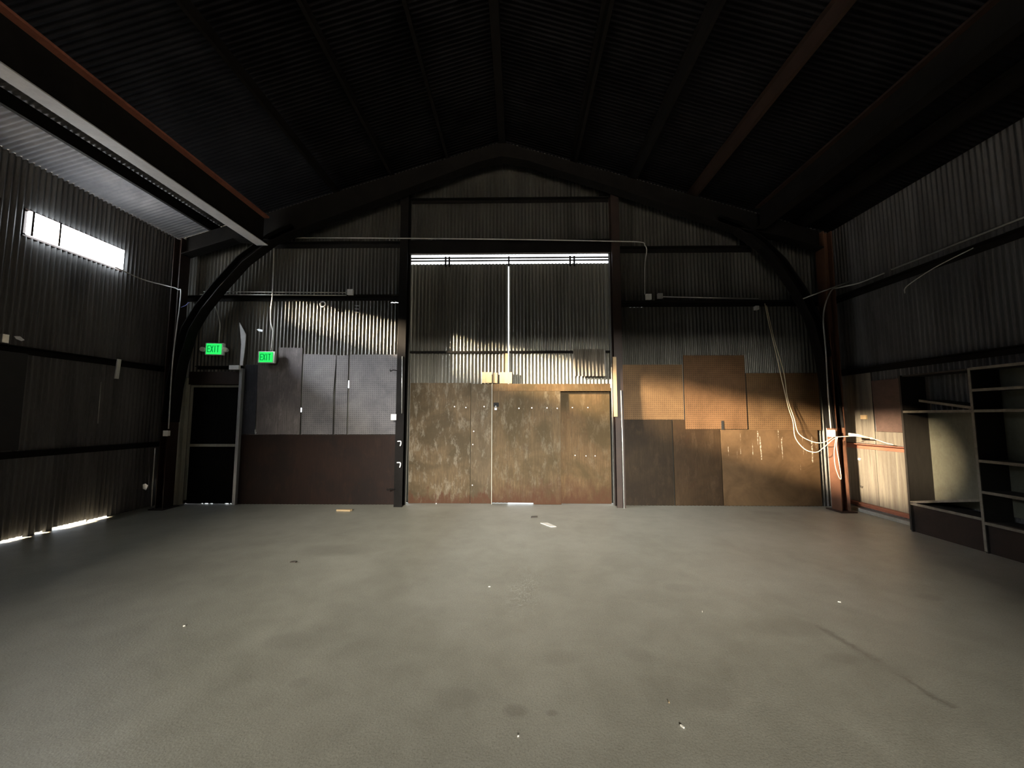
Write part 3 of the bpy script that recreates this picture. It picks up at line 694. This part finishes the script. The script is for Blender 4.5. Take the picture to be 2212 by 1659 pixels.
# shiny scrap strips right of the ring
for k, (v, lab) in enumerate(((3.701, 'topmost of three silvery tape scraps below the twin conduit box'), (3.638, 'middle one of three silvery tape scraps below the twin conduit box'), (3.575, 'lowest of three silvery tape scraps below the twin conduit box'))):
    x = -3.073
    tag(MB().prism([(x - .05, v + .012), (x - .01, v - .008), (x + .045, v - .012), (x + .05, v + .006), (x, v + .014)], 'y', YB - .016, YB - .008).build('tape_scrap', M['iron']), lab, 'scrap', 'silvery tape scraps')
x, z = 1.875, 3.138
tag(MB().prism([(x - .06, z + .05), (x - .03, z + .02), (x + .07, z - .02), (x + .05, z - .035), (x - .05, z - .02)], 'y', YB - .016, YB - .008).build('tape_scrap', M['iron']), 'silvery scrap on the corrugated wall right of the big door', 'scrap')
x, z = -4.914, 3.233
tag(MB().prism([(x - .06, z + .02), (x - .02, z + .03), (x + .06, z + .01), (x + .05, z - .03), (x - .02, z - .015)], 'y', YB - .016, YB - .008).build('tape_scrap', M['scrap_white']), 'small white scrap on the corrugated wall left of the lower exit sign', 'scrap')

# cream extension cable: hangs from the right rail, loops to the corner box
ya = 7.15
m = MB()
m.tube(spline([bpt((4.529, 3.674), 7.16), bpt((4.594, 3.277), 7.17), bpt((4.7, 2.711), 7.18), bpt((4.799, 2.194), 7.2), bpt((4.876, 1.769), 7.2), bpt((4.928, 1.516), 7.18), bpt((4.912, 1.231), 7.12), bpt((4.977, 1.038), 7.0), bpt((5.054, 0.996), 6.85), bpt((5.137, 1.071), 6.79), bpt((5.245, 1.198), 6.74), bpt((5.326, 1.252), 6.74)]), .0065, 8)
m.tube(spline([bpt((4.562, 3.639), 7.17), bpt((4.681, 2.989), 7.18), bpt((4.827, 2.4), 7.2), bpt((4.869, 1.939), 7.2), bpt((4.941, 1.583), 7.17), bpt((4.96, 1.306), 7.1), bpt((5.06, 1.177), 6.95), bpt((5.136, 1.163), 6.79), bpt((5.264, 1.26), 6.72)]), .006, 8)
m.tube(spline([bpt((5.326, 1.252), 6.74), bpt((5.28, 1.021), 6.74), bpt((5.272, 0.793), 6.73), bpt((5.32, 0.604), 6.73), bpt((5.349, 0.59), 6.72), bpt((5.33, 0.87), 6.72), bpt((5.307, 1.099), 6.72), bpt((5.333, 1.26), 6.72)]), .006, 8)
m.tube(spline([bpt((5.318, 1.26), 6.73), (5.62, 6.62, 1.28), (5.70, 6.45, 1.24), (5.74, 6.3, 1.19), (5.76, 6.2, 1.17)]), .006, 8)
r = thing('extension_cable', 'cream cable hanging in loops from the right rail to the corner box', 'cable', (5.5, 6.8, .75))
m.build('cord', M['cable'], r, smooth=True)
MB().tube([(5.50, 6.70, 1.31), (5.60, 6.64, 1.29), (5.74, 6.58, 1.25)], [.020, .024, .018], 12).build('plug_body', M['cable'], r, smooth=True)
MB().tube([(5.74, 6.58, 1.25), (5.78, 6.56, 1.24)], .016, 10).build('plug_neck', M['cable'], r, smooth=True)

# ------------------------------------------------------------------ left side wall details
p0, p1 = (6.212, 2.526), (6.194, 2.208)
p0, p1 = (p0[0], p0[1]), (p1[0] , p1[1])
m = MB().prism([(p0[0] - .03, p0[1]), (p0[0] + .03, p0[1]), (p1[0] + .03, p1[1]), (p1[0] - .03, p1[1])], 'x', -6.475, -6.455)
tag(m.build('stick', M['box_white'], bevel=.003), 'pale slanting stick hung on the upper rail of the left wall', 'stick')
m = MB().tube([(XL + .0155, (6.076, 2.146)[0], (6.076, 2.146)[1]), (XL + .0155, (6.081, 1.492)[0], (6.081, 1.492)[1])], .006, 6)
tag(m.build('wire', M['conduit'], smooth=True), 'thin pale wire hanging down the left wall below the stick', 'wire')
(yA, zA), (yB_, zB) = (4.72, 2.412), (5.024, 1.23)
tag(MB().box(-6.48, -6.45, yA - .3, yB_, 1.17, 2.42).build('hanging_board', M['black_board'], bevel=.004), 'black board between the rails of the left wall at the photo edge', 'board')
y, z = (4.79, 2.506)
tag(MB().box(-6.50, -6.46, y - .035, y + .035, 2.525, 2.525 + .11).build('small_box', M['conduit'], bevel=.004), 'small grey box on top of the left wall rail above the black board', 'box')
y, z = (5.014, 2.628)
tag(MB().prism([(y - .05, z + .02), (y + .01, z + .03), (y + .06, z - .01), (y + .03, z - .03), (y - .03, z - .01)], 'x', -6.594, -6.584).build('tape_scrap', M['scrap_white']), 'small white scrap on the left wall above the black board', 'scrap')
tag(MB().tube(spline([bpt((-6.058, 3.558), 6.835), bpt((-5.975, 3.592), 6.83), bpt((-5.928, 3.643), 6.834), bpt((-5.867, 3.625), 6.78)]), .006, 6).build('wire', M['blue_wire'], smooth=True), 'bluish wire end beside the left knee of the steel frame', 'wire')
y, z = (6.961, 0.363)
tag(MB().prism([(y - .05, z + .05), (y, z + .06), (y + .05, z + .02), (y + .02, z - .06), (y - .04, z - .02)], 'x', -6.594, -6.584).build('paper_scrap', M['conduit']), 'crumpled pale scrap on the left wall near the floor by the column', 'scrap')
tag(MB().tube([(-6.32, 6.82, .05), (-6.33, 6.82, 1.05)], .008, 6).build('rod', M['conduit'], smooth=True), 'thin upright sliver standing for the lit flange edge of the left corner column', 'rod')  # added bright sliver: light on the column's outer flange edge

# ------------------------------------------------------------------ right wall details
y0_, z0_ = (6.584, 2.165); y1_, z1_ = (6.137, 1.389)
y0_, z0_ = 6.60, 2.19
tag(MB().prism([(y0_, z0_), (5.78, z0_), (5.78, 1.36), (y0_ - .03, 1.36)], 'x', XR - .03, XR - .018).build('wall_sheet', M['brown_board']), 'dark brown sheet on the right wall beside the shelving', 'sheet')
y, z = (6.784, 1.592)
tag(MB().box(XR - .045, XR - .014, y - .055, y + .055, z - .035, z + .035).build('wood_block', M['pine'], bevel=.004), 'small yellowish wood block on the right wall above the reddish rail', 'block')
for (u, lab) in (((6.941, 0.871), 'small white chip on the lower right wall under the rail'), ((6.935, 0.403), 'small dark knot of wire low on the right wall')):
    y, z = u
    tag(MB().prism([(y - .03, z + .015), (y + .02, z + .02), (y + .03, z - .01), (y - .01, z - .02)], 'x', XR - .031, XR - .0215).build('scrap', M['chip'] if 'white' in lab else M['twig']), lab, 'scrap')
# lower lining boards of the right wall between column and shelving
def rboard(y0, y1, z0, z1, label):
    return tag(MB().box(XR - .022, XR - .012, y0, y1, z0, z1).build('wall_board', M['galv_right'], bevel=.002), label, 'board', 'boards lining the right wall')
ys = (6.627, 0.844)[0]
rboard(ys + .005, 7.24, .15, 1.055, 'pale streaked lower board on the right wall nearest the corner column')
rboard(5.7, ys - .005, .15, 1.055, 'pale streaked lower board on the right wall nearest the shelving')
rboard(5.78, 6.6, 1.15, 1.355, 'narrow pale board strip on the right wall under the dark brown sheet')
rboard(6.615, 7.24, 1.15, 2.33, 'pale streaked upper board on the right wall left of the brown sheet')

# ------------------------------------------------------------------ shelving along the right wall
SX0, SX1 = 5.5, 5.845
YU = [5.74, 4.86, 3.98]
root = thing('shelving_unit', 'dark wooden shelving unit with open bays along the right wall', 'shelves', ((SX0 + SX1) / 2, 4.86, 0))
for k, y in enumerate(YU):
    MB().box(SX0, SX1, y - .011, y + .011, 0, 2.19).build('upright', M['shelf'], root, bevel=.002)
    MB().box(SX0 - .012, SX0, y - .014, y + .014, .02, 2.19).build('edge_strip', M['shelf_edge' if k else 'shelf'], root, bevel=.002)
def shelf(ya, yb_, za, zb_, name='shelf', t=.02):
    m = MB().prism([(ya, za), (yb_, zb_), (yb_, zb_ - t), (ya, za - t)], 'x', SX0, SX1)
    o = m.build(name, M['shelf'], root)
    e = MB().prism([(ya, za + .004), (yb_, zb_ + .004), (yb_, zb_ - t - .008), (ya, za - t - .008)], 'x', SX0 - .010, SX0).build('shelf_edge', M['shelf_edge'], o); e['label'] = 'worn pale front edge'
    return o
def bay(i, zs):
    for z in zs: shelf(YU[i + 1] + .012, YU[i] - .012, z, z)
bay(0, [1.68, .40])
bay(1, [2.19, 1.93, 1.68, 1.085, .72, .36])
shelf(YU[1] + .012, YU[0] - .25, 1.72, 1.83, 'tilted_shelf')
shelf(YU[1] + .012, YU[0] - .012, .62, .415, 'tilted_shelf')
MB().box(SX0 + .02, SX1, YU[1] + .012, YU[0] - .012, 2.17, 2.19).build('top_board', M['shelf'], root)
MB().box(SX1 - .006, SX1, YU[1] + .012, YU[0] - .012, .42, 1.66).build('back_board', M['shelf_back'], root)
MB().box(SX1 - .006, SX1, YU[2] + .012, YU[1] - .012, .42, 2.17).build('back_board', M['shelf_back'], root)
MB().box(SX0 + .03, SX0 + .045, YU[2] + .012, YU[0] - .012, 0, .37).build('kick_board', M['kick'], root)

# ------------------------------------------------------------------ bits lying on the floor
x, y = (-2.953, 6.797)
m = MB().prism([(x - .14, y - .02), (x + .10, y - .035), (x + .12, y + .02), (x - .13, y + .005)], 'z', .0005, .03)
tag(m.build('wood_offcut', M['pine'], bevel=.004), 'pale wood offcut lying on the floor left of the big door', 'wood piece')
def chip(x, y, s, a, mat, label, name='chip', cat='chip', h=.008):
    c, d = math.cos(a), math.sin(a)
    pts = [(-s, -s * .25), (s * .8, -s * .4), (s, s * .15), (-s * .6, s * .4)]
    m = MB().prism([(x + p * c - q * d, y + p * d + q * c) for p, q in pts], 'z', .0005, h)
    return tag(m.build(name, M[mat]), label, cat)
chip(*(0.444, 5.992), .14, -.9, 'chip', 'whitish splinter on the floor in front of the big door', 'splinter', 'splinter')
chip(*(0.248, 6.418), .06, .3, 'twig', 'small dark lump on the floor below the right door leaf', 'lump', 'lump', .02)
chip(*(-0.277, 3.85), 0.011, .3, 'chip', 'tiny pale chip in the middle of the floor')
chip(*(1.508, 3.403), 0.008, 1.3, 'chip', 'tiny pale chip on the floor right of the middle')
chip(*(2.772, 3.593), 0.012, -.4, 'chip', 'pale chip on the floor before the shelving, rightmost one')
chip(*(-2.561, 3.114), 0.008, .6, 'chip', 'tiny pale chip alone on the left part of the floor')
chip(*(0.845, 2.188), 0.012, -1.0, 'chip', 'pale chip on the near right floor')
chip(*(-0.004, 2.112), 0.005, .5, 'chip', 'tiny chip on the floor nearest the viewer')
chip(*(0.842, 2.363), 0.007, 1.5, 'pine', 'tiny brownish chip on the near floor')
chip(*(-2.479, 4.439), .035, .1, 'twig', 'small dark twig on the floor left of the middle', 'twig', 'twig', .012)

# ================================================================== LIGHT
SKY_DIM, SKY_BRIGHT = .06, 5.0
scene = bpy.context.scene
wd = bpy.data.worlds.new('sky'); scene.world = wd; wd.use_nodes = True
bg = wd.node_tree.nodes['Background']; bg.inputs[0].default_value = (.88, .94, 1.0, 1)
# sky brightness shaped: strong towards +Y to whiten the gaps, low elsewhere
_t = N(wd.node_tree, 'ShaderNodeTexCoord'); _s = N(wd.node_tree, 'ShaderNodeSeparateXYZ'); wd.node_tree.links.new(_t.outputs['Generated'], _s.inputs[0])
_r = N(wd.node_tree, 'ShaderNodeMapRange', interpolation_type='SMOOTHSTEP'); wd.node_tree.links.new(_s.outputs[1], _r.inputs[0])
for _i, _v in ((1, -.4), (2, .7), (3, SKY_DIM), (4, SKY_BRIGHT)): _r.inputs[_i].default_value = _v
wd.node_tree.links.new(_r.outputs[0], bg.inputs[1])
def aim(o, d): o.rotation_euler = Vector(d).to_track_quat('-Z', 'Y').to_euler()
# low sun from the left, shining in through the row of windows under the left eave
sl = bpy.data.lights.new('sun', 'SUN'); sl.energy = 190.0; sl.angle = math.radians(5.5); sl.color = (1.0, .80, .55)
so = bpy.data.objects.new('sun', sl); C.objects.link(so); aim(so, (2.2, 1.0, -.58)); so.location = (-20, -8, 9)
# second, wider sun lamp added in place of sky glow, through the same windows
gl = bpy.data.lights.new('sky_glow_lamp', 'SUN'); gl.energy = 66.0; gl.angle = math.radians(22); gl.color = (.90, .95, 1.0)
go = bpy.data.objects.new('sky_glow_lamp', gl); C.objects.link(go); aim(go, (2.0, 1.0, -.92)); go.location = (-20, -8, 14)
# added area lamp behind the viewer, its spread shaped by the made-up opening
al = bpy.data.lights.new('rear_key_lamp', 'AREA'); al.shape = 'RECTANGLE'; al.size = 9.0; al.size_y = 5.6; al.energy = 68000; al.color = (1.0, .95, .84)
ao = bpy.data.objects.new('rear_key_lamp', al); C.objects.link(ao); ao.location = (-1.0, -42, 13.0); aim(ao, (.8, 46, -12))

# ================================================================== CAMERA
cam = bpy.data.cameras.new('camera'); co = bpy.data.objects.new('camera', cam); C.objects.link(co)
cam.sensor_fit = 'HORIZONTAL'; cam.sensor_width = 36; cam.lens = 36 * 850 / 2212; cam.clip_start = .05
co.location = (0, 0, 1.6); co.rotation_euler = (math.radians(90 + 4.74), 0, math.radians(.94))
scene.camera = co
scene.view_settings.view_transform = 'Standard'; scene.view_settings.look = 'None'; scene.view_settings.gamma = 1; scene.view_settings.exposure = 0
